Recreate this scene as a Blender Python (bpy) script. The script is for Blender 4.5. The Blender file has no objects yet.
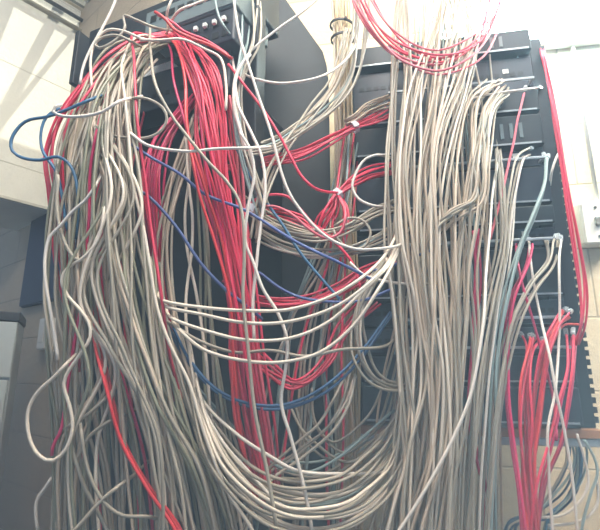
import bpy, bmesh, math, random
from mathutils import Vector, Matrix, noise
random.seed(7)
S = bpy.context.scene
COL = S.collection
PI = math.pi

# ------------------------------------------------------------------ camera
PITCH = math.radians(13.4)
CP, SP = math.cos(PITCH), math.sin(PITCH)
EYE = Vector((0, 0, 1.45))
cam = bpy.data.cameras.new('camera')
cam.sensor_width = 36; cam.lens = 27; cam.clip_start = 0.01
co = bpy.data.objects.new('camera', cam); COL.objects.link(co)
co.location = EYE; co.rotation_euler = (PI/2 + PITCH, 0, 0)
S.camera = co

def ray(px, py):
    a = (px-300)/450; b = (265-py)/450
    return Vector((a, CP-b*SP, SP+b*CP))
def at(px, py, Y):
    r = ray(px, py)
    return EYE + r*(Y/r.y)

# ------------------------------------------------------------------ materials
def lin(c):
    return tuple(((x/255)/12.92 if x/255 <= .04045 else ((x/255+.055)/1.055)**2.4) for x in c) + (1,)
MATS = {}
def mat(name, rgb, rough=.5, metal=0, var=.12, scale=18, bump=0, spec=.5, rnd=0.0, bscale=None):
    m = bpy.data.materials.new(name); m.use_nodes = True
    nt = m.node_tree; N = nt.nodes; L = nt.links
    b = N['Principled BSDF']
    b.inputs['Roughness'].default_value = rough
    b.inputs['Metallic'].default_value = metal
    b.inputs['Specular IOR Level'].default_value = spec
    tc = N.new('ShaderNodeTexCoord')
    nz = N.new('ShaderNodeTexNoise'); nz.inputs['Scale'].default_value = scale
    nz.inputs['Detail'].default_value = 4
    L.new(tc.outputs['Object'], nz.inputs['Vector'])
    hs = N.new('ShaderNodeHueSaturation'); hs.inputs['Color'].default_value = lin(rgb)
    mr = N.new('ShaderNodeMapRange')
    mr.inputs['From Min'].default_value = .3; mr.inputs['From Max'].default_value = .7
    mr.inputs['To Min'].default_value = 1-var; mr.inputs['To Max'].default_value = 1+var
    L.new(nz.outputs['Fac'], mr.inputs['Value'])
    if rnd:
        oi = N.new('ShaderNodeObjectInfo')
        m2 = N.new('ShaderNodeMapRange')
        m2.inputs['To Min'].default_value = 1-rnd; m2.inputs['To Max'].default_value = 1+rnd
        L.new(oi.outputs['Random'], m2.inputs['Value'])
        mu = N.new('ShaderNodeMath'); mu.operation = 'MULTIPLY'
        L.new(mr.outputs[0], mu.inputs[0]); L.new(m2.outputs[0], mu.inputs[1])
        L.new(mu.outputs[0], hs.inputs['Value'])
    else:
        L.new(mr.outputs[0], hs.inputs['Value'])
    L.new(hs.outputs['Color'], b.inputs['Base Color'])
    if bump:
        bp = N.new('ShaderNodeBump'); bp.inputs['Strength'].default_value = bump
        bp.inputs['Distance'].default_value = .004
        if bscale:
            n2 = N.new('ShaderNodeTexNoise'); n2.inputs['Scale'].default_value = bscale
            L.new(tc.outputs['Object'], n2.inputs['Vector']); L.new(n2.outputs['Fac'], bp.inputs['Height'])
        else:
            L.new(nz.outputs['Fac'], bp.inputs['Height'])
        L.new(bp.outputs[0], b.inputs['Normal'])
    MATS[name] = m
    return m

def block_wall(name, rgb, mortar, bw=.40, bh=.20):
    m = mat(name, rgb, .75, var=.06, scale=5, spec=.25)
    nt = m.node_tree; N = nt.nodes; L = nt.links
    b = N['Principled BSDF']
    tc = N.new('ShaderNodeTexCoord')
    br = N.new('ShaderNodeTexBrick')
    br.inputs['Scale'].default_value = 1; br.inputs['Mortar Size'].default_value = .0035
    br.inputs['Brick Width'].default_value = bw; br.inputs['Row Height'].default_value = bh
    br.inputs['Mortar Smooth'].default_value = .6
    L.new(tc.outputs['UV'], br.inputs['Vector'])
    mx = N.new('ShaderNodeMix'); mx.data_type = 'RGBA'
    L.new(br.outputs['Fac'], mx.inputs['Factor'])
    src = b.inputs['Base Color'].links[0].from_socket
    L.new(src, mx.inputs['A']); mx.inputs['B'].default_value = lin(mortar)
    L.new(mx.outputs['Result'], b.inputs['Base Color'])
    vz = N.new('ShaderNodeTexVoronoi'); vz.inputs['Scale'].default_value = 55
    L.new(tc.outputs['UV'], vz.inputs['Vector'])
    nz = N.new('ShaderNodeTexNoise'); nz.inputs['Scale'].default_value = 30; nz.inputs['Detail'].default_value = 8
    L.new(tc.outputs['UV'], nz.inputs['Vector'])
    ad = N.new('ShaderNodeMath'); ad.operation = 'SUBTRACT'
    L.new(nz.outputs['Fac'], ad.inputs[0]); L.new(br.outputs['Fac'], ad.inputs[1])
    bp = N.new('ShaderNodeBump'); bp.inputs['Strength'].default_value = .55; bp.inputs['Distance'].default_value = .006
    L.new(ad.outputs[0], bp.inputs['Height']); L.new(bp.outputs[0], b.inputs['Normal'])
    return m

RN = .16
mat('red_jacket', (214, 50, 82), .4, var=.06, rnd=RN)
mat('magenta_jacket', (200, 36, 90), .4, var=.06, rnd=RN)
mat('orange_red_jacket', (214, 56, 62), .4, var=.06, rnd=RN)
mat('pink_jacket', (222, 104, 118), .42, var=.06, rnd=RN)
mat('grey_jacket', (164, 154, 138), .45, var=.08, rnd=.22)
mat('olive_grey_jacket', (146, 144, 122), .45, var=.08, rnd=.2)
mat('cream_jacket', (218, 204, 186), .42, var=.06, rnd=.08)
mat('beige_jacket', (192, 173, 152), .45, var=.08, rnd=RN)
mat('tan_jacket', (200, 178, 140), .45, var=.08, rnd=.08)
mat('white_jacket', (226, 216, 204), .4, var=.05, rnd=.06)
mat('blue_jacket', (74, 92, 146), .42, var=.06, rnd=RN)
mat('light_blue_jacket', (66, 114, 150), .42, var=.06, rnd=RN)
mat('dark_blue_jacket', (44, 84, 124), .42, var=.06, rnd=RN)
mat('teal_grey_jacket', (142, 160, 158), .42, var=.06, rnd=RN)
JACK = dict(R='red_jacket', M='magenta_jacket', O='orange_red_jacket', P='pink_jacket', G='grey_jacket', V='olive_grey_jacket',
            C='cream_jacket', T='beige_jacket', Y='tan_jacket', W='white_jacket', B='blue_jacket', L='light_blue_jacket', N='dark_blue_jacket', K='teal_grey_jacket')
mat('clear_plug', (176, 184, 188), .2, var=.05, spec=.7)
mat('rack_black', (30, 34, 40), .45, var=.15, spec=.4)
mat('cabinet_black', (20, 25, 30), .6, var=.12, scale=4)
mat('panel_slate', (40, 46, 58), .4, var=.12)
mat('switch_grey', (100, 112, 114), .45, metal=0, var=.08)
mat('port_black', (8, 9, 11), .5)
mat('bar_grey', (176, 182, 186), .35, metal=.4)
mat('label_white', (226, 226, 220), .6, var=.04)
mat('post_steel', (112, 124, 128), .3, metal=.6)
mat('rail_tan', (170, 120, 84), .6, var=.15)
mat('navy_paint', (8, 13, 44), .5, var=.12)
mat('beige_steel', (182, 188, 186), .45, var=.05, scale=6)
mat('dark_trim', (44, 44, 46), .5)
mat('white_plastic', (218, 214, 204), .4, var=.04)
mat('toggle_grey', (120, 118, 110), .4)
mat('screw_steel', (110, 106, 98), .3, metal=.8)
mat('tie_black', (18, 18, 20), .5)
mat('tie_white', (206, 204, 206), .4)
mat('led_green', (90, 220, 150), .4)
mat('frame_paint', (132, 128, 112), .5, var=.1)
mat('bar_dark', (58, 56, 50), .5)
mat('floor_vinyl', (120, 112, 102), .5, var=.2, scale=3)
mat('ceiling_paint', (206, 196, 170), .8, var=.05, bump=.2)
block_wall('wall_cream', (224, 222, 208), (196, 193, 178), 60, .47)
block_wall('wall_tan', (184, 168, 146), (150, 136, 118))
block_wall('wall_white', (216, 198, 168), (186, 170, 144))

def glass(name, tint, gloss=.06):
    m = bpy.data.materials.new(name); m.use_nodes = True
    nt = m.node_tree; N = nt.nodes; L = nt.links
    N.remove(N['Principled BSDF'])
    out = N['Material Output']
    t = N.new('ShaderNodeBsdfTransparent'); t.inputs['Color'].default_value = tint
    g = N.new('ShaderNodeBsdfGlossy'); g.inputs['Roughness'].default_value = .05
    nz = N.new('ShaderNodeTexNoise'); nz.inputs['Scale'].default_value = 12
    mr = N.new('ShaderNodeMapRange'); mr.inputs['To Min'].default_value = gloss*.5; mr.inputs['To Max'].default_value = gloss*1.5
    L.new(nz.outputs['Fac'], mr.inputs['Value'])
    mx = N.new('ShaderNodeMixShader')
    L.new(mr.outputs[0], mx.inputs[0]); L.new(t.outputs[0], mx.inputs[1]); L.new(g.outputs[0], mx.inputs[2])
    L.new(mx.outputs[0], out.inputs['Surface'])
    MATS[name] = m
glass('window_glass', (.95, .97, .97, 1))

def emit(name, rgb, st):
    m = bpy.data.materials.new(name); m.use_nodes = True
    nt = m.node_tree; N = nt.nodes; L = nt.links
    b = N['Principled BSDF']; b.inputs['Base Color'].default_value = lin(rgb)
    nz = N.new('ShaderNodeTexNoise'); nz.inputs['Scale'].default_value = 4
    mr = N.new('ShaderNodeMapRange'); mr.inputs['To Min'].default_value = st*.95; mr.inputs['To Max'].default_value = st*1.05
    L.new(nz.outputs['Fac'], mr.inputs['Value'])
    b.inputs['Emission Color'].default_value = lin(rgb)
    L.new(mr.outputs[0], b.inputs['Emission Strength'])
    MATS[name] = m
emit('lamp_tube', (226, 255, 252), 52)

# ------------------------------------------------------------------ mesh helpers
def link_mesh(name, verts, faces, mats, parent=None, loc=(0, 0, 0), smooth=False, fm=None, uv=None):
    me = bpy.data.meshes.new(name)
    me.from_pydata([tuple(v) for v in verts], [], faces)
    for m in (mats if isinstance(mats, (list, tuple)) else [mats]):
        me.materials.append(MATS[m])
    if fm: me.polygons.foreach_set('material_index', fm)
    if smooth: me.polygons.foreach_set('use_smooth', [True]*len(faces))
    if uv:
        lay = me.uv_layers.new(name='UVMap')
        for lp in me.loops:
            lay.data[lp.index].uv = uv(me.vertices[lp.vertex_index].co)
    me.update()
    o = bpy.data.objects.new(name, me); COL.objects.link(o)
    o.location = loc
    if parent: o.parent = parent
    return o

class MB:
    """collects solids in a local frame, then links them as one mesh object"""
    def __init__(s): s.bm = bmesh.new()
    def box(s, x0, x1, y0, y1, z0, z1, bev=0):
        r = bmesh.ops.create_cube(s.bm, size=1)
        for v in r['verts']:
            v.co = Vector(((x0+x1)/2+v.co.x*(x1-x0), (y0+y1)/2+v.co.y*(y1-y0), (z0+z1)/2+v.co.z*(z1-z0)))
        if bev:
            es = set(e for v in r['verts'] for e in v.link_edges)
            bmesh.ops.bevel(s.bm, geom=list(es), offset=bev, segments=2, affect='EDGES', profile=.5)
        return s
    def cyl(s, p, q, r, n=12):
        p = Vector(p); q = Vector(q); d = q-p
        M = Matrix.Translation((p+q)/2) @ d.to_track_quat('Z', 'Y').to_matrix().to_4x4()
        bmesh.ops.create_cone(s.bm, cap_ends=True, segments=n, radius1=r, radius2=r, depth=d.length, matrix=M)
        return s
    def prism(s, poly, y0, y1):
        a = [s.bm.verts.new((x, y0, z)) for x, z in poly]; b = [s.bm.verts.new((x, y1, z)) for x, z in poly]
        s.bm.faces.new(a); s.bm.faces.new(b[::-1]); n = len(poly)
        for i in range(n): s.bm.faces.new((a[i], b[i], b[(i+1) % n], a[(i+1) % n]))
        return s
    def build(s, name, m, parent=None, loc=None, rz=0, smooth=False):
        bmesh.ops.recalc_face_normals(s.bm, faces=s.bm.faces[:])
        me = bpy.data.meshes.new(name); s.bm.to_mesh(me); s.bm.free()
        me.materials.append(MATS[m])
        if smooth: me.polygons.foreach_set('use_smooth', [True]*len(me.polygons))
        o = bpy.data.objects.new(name, me); COL.objects.link(o)
        if parent: o.parent = parent
        if loc: o.location = loc
        o.rotation_euler.z = rz
        return o

def tag(o, label=None, cat=None, group=None, kind=None):
    if label: o['label'] = label
    if cat: o['category'] = cat
    if group: o['group'] = group
    if kind: o['kind'] = kind
    return o
def thing(name, label, cat, loc, rz=0, group=None):
    o = bpy.data.objects.new(name, None); o.empty_display_size = .05
    COL.objects.link(o); o.location = loc; o.rotation_euler.z = rz
    return tag(o, label, cat, group)

def wall(name, p, q, z0, z1, m, th=.12, side=1):
    """a wall slab from p to q; its face towards the room on the line p-q"""
    p = Vector((p[0], p[1], 0)); q = Vector((q[0], q[1], 0)); d = (q-p); ln = d.length; d.normalize()
    n = Vector((-d.y, d.x, 0))*side*th
    vs = [p+Vector((0, 0, z0)), q+Vector((0, 0, z0)), q+Vector((0, 0, z1)), p+Vector((0, 0, z1))]
    vs = vs + [v+n for v in vs]
    fs = [(0, 1, 2, 3), (5, 4, 7, 6), (1, 5, 6, 2), (4, 0, 3, 7), (3, 2, 6, 7), (4, 5, 1, 0)]
    o = link_mesh(name, vs, fs, m, uv=lambda c: ((Vector((c.x, c.y, 0))-p).dot(d), c.z))
    return tag(o, kind='structure')

# ------------------------------------------------------------------ the setting
BD = Vector((.634, .773, 0))            # run of the bulkhead
KD = Vector((.773, -.634, 0))           # run of the back wall
BO = Vector((-1.153, 1.997, 0))         # where they meet
CEIL = 3.30
e0 = BO - BD*2.6; e1 = BO
wall('wall_left', e0, e1, 2.18, CEIL+.1, 'wall_cream', th=.45, side=1)
k0 = BO - KD*2.6
RW = Vector((math.cos(math.radians(10)), -math.sin(math.radians(10)), 0))
RO = Vector((.6297, 1.3, 0))
k1 = Vector((-.545, 1.50, 0))
wall('wall_back', k0, k1, 0, CEIL+.1, 'wall_tan', side=1)
wall('wall_right', RO-RW*1.19, RO+RW*1.9, 0, CEIL+.1, 'wall_white', side=1)
fl = MB().box(-4.5, 3.6, -1.2, 4.2, -.1, 0).build('floor', 'floor_vinyl'); tag(fl, kind='structure')

# ceiling with the strip of skylight beside the bulkhead
def bk(t, w):  # a point t along the bulkhead, w out from it into the room
    n = Vector((BD.y, -BD.x, 0))
    return BO + BD*t + n*w
def slab(name, pts, z0, z1, m):
    a = [Vector((p.x, p.y, z0)) for p in pts]; b = [Vector((p.x, p.y, z1)) for p in pts]; n = len(pts)
    fs = [tuple(range(n))[::-1], tuple(range(n, 2*n))] + [(i, (i+1) % n, n+(i+1) % n, n+i) for i in range(n)]
    return tag(link_mesh(name, a+b, fs, m), kind='structure')
SK0, SK1 = -.52, .10       # skylight's ends along the bulkhead
S0, SW = .02, .68          # and its sides, out from the bulkhead
slab('ceiling', [bk(-2.6, SW), bk(.6, SW), bk(.6, 4.4), bk(-2.6, 4.4)], CEIL, CEIL+.04, 'ceiling_paint')
slab('ceiling', [bk(-2.6, -.5), bk(SK0, -.5), bk(SK0, SW), bk(-2.6, SW)], CEIL, CEIL+.04, 'ceiling_paint')
slab('ceiling', [bk(SK1, -.5), bk(.6, -.5), bk(.6, SW), bk(SK1, SW)], CEIL, CEIL+.04, 'ceiling_paint')
slab('ceiling', [bk(SK0, -.5), bk(SK1, -.5), bk(SK1, S0), bk(SK0, S0)], CEIL, CEIL+.04, 'ceiling_paint')
def bar_mesh(p, q, w, h, m, name, parent):
    d = (q-p).normalized(); n = Vector((-d.y, d.x, 0))*w/2; u = Vector((0, 0, h/2))
    vs = [p-n-u, p+n-u, p+n+u, p-n+u, q-n-u, q+n-u, q+n+u, q-n+u]
    fs = [(0, 1, 2, 3), (7, 6, 5, 4), (0, 4, 5, 1), (1, 5, 6, 2), (2, 6, 7, 3), (3, 7, 4, 0)]
    return link_mesh(name, vs, fs, m, parent)
win = bpy.data.objects.new('window_1', None); COL.objects.link(win); tag(win, kind='structure')
Z = Vector((0, 0, 1))
for a, c in ((S0+.01, S0+.01), (SW-.01, SW-.01)):
    bar_mesh(bk(SK0, a)+Z*3.32, bk(SK1, c)+Z*3.32, .02, .03, 'frame_paint', 'window_frame', win)
for t0, w0, t1, w1, wd in ((.023, .04, -.295, .66, .016), (-.10, .04, -.295, .66, .045), (-.30, .04, -.41, .66, .05)):  # unseen bars, slanted so their shadows streak the cream wall
    bar_mesh(bk(t0, w0)+Z*3.32, bk(t1, w1)+Z*3.32, wd, .02, 'frame_paint', 'shadow_bar', win)
q4 = [bk(SK0, S0), bk(SK1, S0), bk(SK1, SW), bk(SK0, SW)]
link_mesh('pane', [p+Z*3.345 for p in q4]+[p+Z*3.35 for p in q4],
          [(3, 2, 1, 0), (4, 5, 6, 7), (0, 1, 5, 4), (1, 2, 6, 5), (2, 3, 7, 6), (3, 0, 4, 7)], 'window_glass', win)
# two dark conduits running along the top of the bulkhead
for i, (zz, w, r, lab) in enumerate(((3.225, .03, .010, 'dark upper pipe running along the top of the sunlit cream wall'),
                                  (3.165, .025, .012, 'dark lower pipe along the cream wall, below the other pipe'))):
    mb = MB().cyl(bk(-1.2, w)+Z*zz, bk(.0, w)+Z*zz, r, 10)
    tag(mb.build('pipe', 'bar_dark' if i == 0 else 'frame_paint', smooth=True), lab, 'pipe')
# narrow ledge moulding on the cream wall below the skylight
tr = bar_mesh(bk(-2.6, .006)+Z*2.187, bk(-.005, .006)+Z*2.187, .012, .012, 'wall_cream', 'trim_1', None); tag(tr, kind='structure')

def on_back(s, off=0):  # a point s along the back wall from the navy cabinet's reference, off out into the room
    return Vector((-1.40, 2.2, 0)) + KD*s - Vector((.634, .773, 0))*off
RB = math.atan2(KD.y, KD.x)
# navy cabinet hung on the back wall
nc = thing('wall_cabinet', 'flat navy blue cabinet hung on the tan block wall left of the cables', 'cabinet', on_back(.125)+Z*1.745, RB)
MB().box(0, .48, -.018, -.002, 0, .43, .003).build('body', 'navy_paint', nc)
MB().box(.004, .476, -.028, -.019, .004, .426, .003).build('door', 'navy_paint', nc)
MB().box(.25, .285, -.0305, -.0285, .30, .36).build('sticker', 'beige_steel', nc)
# pale steel cupboard bottom left
fc = at(20, 312, 1.6); FZ = math.radians(27)
cb = thing('cupboard', 'pale grey steel cupboard with dark top at lower left', 'cupboard', (fc.x, fc.y, 0), FZ)
H = fc.z
MB().box(-.50, 0, .016, .26, 0, H-.034, .004).build('body', 'beige_steel', cb)
MB().box(-.505, .004, -.004, .262, H-.033, H, .004).build('top', 'dark_trim', cb)
d1 = MB().box(-.497, -.002, 0, .015, 1.432, H-.036, .004).build('door', 'beige_steel', cb)
d2 = MB().box(-.497, -.006, 0, .015, .02, 1.424, .004).build('door', 'beige_steel', cb)
MB().box(-.14, -.034, -.014, -.0005, 1.385, 1.402, .004).build('handle', 'bar_grey', d2)
fr = Vector((math.cos(FZ), math.sin(FZ), 0))
tag(MB().box(-.22, -.056, -.0035, -.0008, H-.10, H-.038).build('poster', 'navy_paint', None, (fc.x, fc.y, 0), FZ), 'small navy blue sheet stuck on the pale grey cupboard door', 'poster')
# small white socket box on the back wall
so = thing('wall_socket', 'small white socket box on the tan wall below the navy cabinet', 'socket', on_back(.42)+Z*1.54, RB)
MB().box(0, .085, -.04, -.002, 0, .13, .006).build('box', 'white_plastic', so)
MB().box(.02, .065, -.0425, -.0405, .03, .10, .001).build('cover', 'white_plastic', so)

# light switch on the right wall
RZ = math.radians(-10)
def on_right(u, z, off=0):
    return RO + RW*u + Vector((0, 0, z)) - Vector((-RW.y, RW.x, 0))*off
ls = thing('light_switch', 'white surface mounted light switch on the white block wall', 'light switch', on_right(.186, 1.80), RZ)
MB().box(0, .078, -.045, -.002, 0, .13, .008).build('box', 'white_plastic', ls)
MB().box(.004, .074, -.0495, -.0455, .004, .126, .002).build('faceplate', 'white_plastic', ls)
MB().box(.032, .046, -.060, -.050, .052, .078, .002).build('toggle', 'toggle_grey', ls)
MB().cyl((.039, -.0495, .022), (.039, -.052, .022), .004).build('screw', 'screw_steel', ls)
MB().cyl((.039, -.0495, .108), (.039, -.052, .108), .004).build('screw', 'screw_steel', ls)
tag(MB().cyl((.0, -.012, 0), (.0, -.012, 1.2), .006).build('conduit', 'white_plastic', None, on_right(.252, 1.93), RZ, smooth=True),
    'thin white conduit rising from the light switch', 'conduit')

# fluorescent lamp above the right rack
lamp = thing('wall_lamp', 'glaring white strip lamp on the wall above the right rack', 'lamp', on_right(-.20, 2.47), RZ)
MB().box(0, 1.1, -.05, -.002, 0, .17, .006).build('housing', 'white_plastic', lamp)
MB().box(.01, 1.09, -.12, -.052, .012, .158, .02).build('diffuser', 'lamp_tube', lamp)
MB().box(-.012, .008, -.125, -.002, .004, .166, .004).build('end_cap', 'white_plastic', lamp)
MB().box(1.092, 1.112, -.125, -.002, .004, .166, .004).build('end_cap', 'white_plastic', lamp)

# ------------------------------------------------------------------ left rack
LU = Vector((.494/.541, -.22/.541, 0)); LA = Vector((-.631, 1.1, 0)); LZ = math.atan2(LU.y, LU.x)
lr = thing('equipment_rack', 'black equipment rack behind the left curtain of cables', 'rack', LA+Vector((0, 0, 0)), LZ)
MB().box(0, .57, .03, .14, 2.29, 2.425, .004).build('top_box', 'rack_black', lr)
MB().box(-.012, .004, -.005, .05, 2.23, 2.40, .002).build('side_flange', 'rack_black', lr)
MB().box(.13, .165, .02, .06, .02, 2.29, .003).build('post', 'rack_black', lr)
MB().box(.535, .575, .02, .06, .02, 2.29, .003).build('post', 'rack_black', lr)
MB().box(.17, .53, .05, .25, .04, 2.10, .003).build('back_panel', 'rack_black', lr)
MB().box(.125, .575, .02, .24, .0, .02).build('base', 'rack_black', lr)

def port_row(parent, u0, n, pitch, y, z, w=.0125, h=.011, m='port_black'):
    for i in range(n):
        x = u0+i*pitch
        MB().box(x, x+w, y-.0012, y-.0002, z, z+h).build('port', m, parent)
sw1 = thing('network_switch', 'grey network switch with a row of square ports at the top', 'network switch', LA+LU*.30+Z*2.235, LZ)
MB().box(0, .26, -.05, .10, 0, .072, .003).build('chassis', 'switch_grey', sw1)
MB().box(.004, .256, -.053, -.0505, .004, .068, .001).build('faceplate', 'switch_grey', sw1)
port_row(sw1, .02, 8, .027, -.0535, .034, .018, .018)
sw2 = thing('network_switch', 'black network switch with white plugs below the grey switch', 'network switch', LA+LU*.385+Z*2.150, LZ)
MB().box(0, .17, -.048, .10, 0, .082, .003).build('chassis', 'panel_slate', sw2)
port_row(sw2, .015, 6, .025, -.0485, .046, .017, .016)
port_row(sw2, .015, 6, .025, -.0485, .014, .017, .016)
for i in range(4):
    MB().box(.068+i*.025, .077+i*.025, -.058, -.0500, .049, .059, .001).build('indicator', 'label_white', sw2)
pp = thing('patch_panel', 'dark slate patch panel with a pale label strip behind the red cables', 'patch panel', LA+LU*.17+Z*2.055, LZ)
MB().box(0, .36, -.02, .045, 0, .135, .003).build('faceplate', 'panel_slate', pp)
MB().box(.10, .215, -.0225, -.0205, .098, .118).build('label_strip', 'label_white', pp)
port_row(pp, .02, 16, .0205, -.0205, .03)

# ------------------------------------------------------------------ black cabinet in the middle
def cz(py, Y): return at(300, py, Y).z
cx = lambda px, py, Y: at(px, py, Y).x
YC = 1.13
poly = []
for px, py in ((243, 620), (338, 620), (329, 80), (327, 62), (323, 48), (293, 6), (270, -22), (243, -22)):
    p = at(px, py, YC); poly.append((p.x, p.z))
poly[0] = (poly[0][0], 0.02); poly[1] = (poly[2][0], .02)
poly[0] = (poly[-1][0]-.002, .02)
mc = thing('equipment_cabinet', 'tall black steel cabinet between the two racks', 'cabinet', (0, YC, 0))
MB().prism(poly, .015, .16).build('body', 'cabinet_black', mc)
inn = [(x+(.006 if x < -.05 else -.006), z-(.006 if z > 1 else -.006)) for x, z in poly]
MB().prism(inn, -.002, .014).build('side_panel', 'cabinet_black', mc)

pw = [(at(247, 100, 1.10).x, at(263, 100, 1.10).x)][0]
MB().box(pw[0], pw[1], -.030, -.004, .02, 2.75, .004).build('corner_post', 'post_steel', mc)

# ------------------------------------------------------------------ right rack
RB0 = Vector((.6297, 1.0, 0))
rr = thing('equipment_rack', 'black equipment rack full of patch panels on the right', 'rack', RB0, RZ)
MB().box(-.53, -.495, 0, .10, 1.33, 2.32, .003).build('post', 'rack_black', rr)
MB().box(-.066, -.034, .0, .10, 1.33, 2.32, .003).build('post', 'rack_black', rr)
MB().box(-.495, -.066, .09, .105, 1.35, 2.32, .002).build('back_panel', 'rack_black', rr)
duct = MB(); duct.box(-.033, -.003, .006, .09, 1.335, 2.30, .002)
z = 1.345
while z < 2.285:
    duct.box(-.003, .0045, .008, .085, z, z+.0125); z += .020
duct.build('cable_duct', 'rack_black', rr)
MB().box(-.53, .0, -.012, .11, 1.315, 1.334, .002).build('bottom_rail', 'rail_tan', rr)
MB().box(-.53, .0, -.006, .11, 1.298, 1.314, .002).build('bottom_lip', 'bar_grey', rr)
def unit(z0, z1, label, bar=True, ports=True, m='panel_slate', tagx=-.12, nrow=1, dep=-.004, g=None):
    t = thing('patch_panel', label, 'patch panel', RB0+Z*z0, RZ, g)
    h = z1-z0
    MB().box(-.493, -.036, dep, dep+.02, .002, h-.002, .002).build('faceplate', m, t)
    if ports:
        for r in range(nrow):
            port_row(t, -.475, 22, .0192, dep, h*.5-.004+r*.02)
    if bar:
        b = MB().box(-.40, -.045, dep-.030, dep-.024, h*.16, h*.16+.006, .001)
        b.box(-.40, -.394, dep-.026, dep+.002, h*.16, h*.16+.006); b.box(-.051, -.045, dep-.026, dep+.002, h*.16, h*.16+.006)
        b.build('cable_bar', 'bar_grey', t)
    if tagx is not None:
        MB().box(tagx+.012, tagx+.026, dep-.0022, dep-.0002, h*.55, h*.55+.012).build('label_tag', 'label_white', t)
    return t
def blank(z0, z1, label, leds=4, dep=-.02, m='rack_black'):
    t = thing('network_switch', label, 'network switch', RB0+Z*z0, RZ)
    MB().box(-.493, -.036, dep, dep+.07, .002, z1-z0-.002, .003).build('chassis', m, t)
    for i in range(leds):
        MB().box(-.135+i*.022, -.127+i*.022, dep-.002, dep-.0002, (z1-z0)*.25, (z1-z0)*.72).build('port_strip', 'switch_grey', t)
    MB().box(-.485, -.044, dep-.002, dep-.0002, .004, .008).build('edge_strip', 'bar_grey', t)
    return t
blank(2.25, 2.315, 'black switch above the highest light cable bar on the right rack', 2)
unit(2.14, 2.245, 'patch panel with the highest light cable bar on the right rack')
blank(2.075, 2.137, 'black switch with white tag just below the highest cable bar', 1)
blank(1.985, 2.07, 'black switch with grey strips above the white plugged cables', 3)
unit(1.935, 1.982, 'patch panel where the white and teal cables plug in')
blank(1.835, 1.93, 'wide slate switch with white tag in the middle of right rack', 1, m='panel_slate')
blank(1.785, 1.832, 'thin black switch just above the grey plugged cables', 1)
unit(1.735, 1.782, 'patch panel with grey plugs beside the light switch')
blank(1.615, 1.73, 'deep black switch above the upper row of red plugs', 2)
unit(1.555, 1.612, 'patch panel with the upper row of red plugs', tagx=None)
unit(1.49, 1.55, 'patch panel with the lower row of red plugs', tagx=None)
blank(1.425, 1.487, 'slate switch directly under the lower red plugs', 0, m='panel_slate')
blank(1.34, 1.42, 'lowest switch of the right rack above the tan rail', 0, m='panel_slate')

# ------------------------------------------------------------------ cables
def catmull(P, n):
    """n+1 points along a centripetal-ish Catmull-Rom through P"""
    if len(P) == 2:
        return [P[0].lerp(P[1], i/n) for i in range(n+1)]
    Q = [P[0]*2-P[1]] + P + [P[-1]*2-P[-2]]
    L = [0]
    for i in range(len(P)-1): L.append(L[-1]+max((P[i+1]-P[i]).length, 1e-5))
    out = []; seg = 0
    for i in range(n+1):
        s = L[-1]*i/n
        while seg < len(P)-2 and s > L[seg+1]: seg += 1
        t = (s-L[seg])/(L[seg+1]-L[seg])
        p0, p1, p2, p3 = Q[seg:seg+4]
        d = L[seg+1]-L[seg]
        dl = max((p1-p0).length, 1e-5); dr = max((p3-p2).length, 1e-5)
        m1 = (p2-p0)/(dl+d)*d; m2 = (p3-p1)/(d+dr)*d
        t2 = t*t; t3 = t2*t
        out.append(p1*(2*t3-3*t2+1)+m1*(t3-2*t2+t)+p2*(3*t2-2*t3)+m2*(t3-t2))
    return out
def tube(P, r, sides=6):
    vs = []; fs = []; n = len(P); up = None
    for i in range(n):
        d = (P[min(i+1, n-1)]-P[max(i-1, 0)])
        if d.length < 1e-9: d = Vector((0, 0, -1))
        d.normalize()
        if up is None:
            up = d.cross(Vector((0, 1, 0)) if abs(d.y) < .9 else Vector((1, 0, 0))).normalized()
        else:
            up = (up-d*up.dot(d))
            up = up.normalized() if up.length > 1e-6 else d.orthogonal().normalized()
        w = d.cross(up)
        for k in range(sides):
            a = 2*PI*k/sides
            vs.append(P[i]+up*(r*math.cos(a))+w*(r*math.sin(a)))
    for i in range(n-1):
        for k in range(sides):
            k2 = (k+1) % sides
            fs.append((i*sides+k, i*sides+k2, (i+1)*sides+k2, (i+1)*sides+k))
    fs.append(tuple(range(sides))[::-1]); fs.append(tuple(range((n-1)*sides, n*sides)))
    return vs, fs
COUNT = [0]; KEEP = .60; WAVY = .0035
STUFF = [[], [], [], []]
def plug_at(o, p, d):
    """a clear plug at point p, its nose along -d; then a boot behind it"""
    q = d.to_track_quat('Y', 'Z').to_matrix().to_4x4()
    mb = MB().box(-.0058, .0058, -.022, .0, -.004, .004, .001)
    mb.box(-.003, .003, -.020, -.004, .004, .0065)
    mb.bm.transform(Matrix.Translation(p) @ q @ Matrix.Scale(.78, 4))
    mb.build('plug', 'clear_plug', o)
def cable_obj(P, col, r, label, group, plug=False, stuff=False):
    n = max(10, min(110, int(sum((P[i+1]-P[i]).length for i in range(len(P)-1))/.011)))
    sd = random.uniform(0, 100)
    Q = catmull(P, n)
    for i in range(1, n+1):   # a little natural waviness
        Q[i] = Q[i] + noise.noise_vector(Q[i]*7+Vector((sd, 0, 0)))*WAVY
    vs, fs = tube(Q, r)
    if stuff:
        b = len(STUFF[0]); STUFF[0].extend(vs); STUFF[1].extend([tuple(x+b for x in f) for f in fs])
        if JACK[col] not in STUFF[3]: STUFF[3].append(JACK[col])
        STUFF[2].extend([STUFF[3].index(JACK[col])]*len(fs))
        return None
    org = Q[0].copy()
    o = link_mesh('network_cable', [v-org for v in vs], fs, JACK[col], None, org, True)
    tag(o, label, 'cable', group)
    COUNT[0] += 1
    if plug:
        plug_at(o, Q[0]-org, (Q[1]-Q[0]).normalized())
    return o
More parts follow.
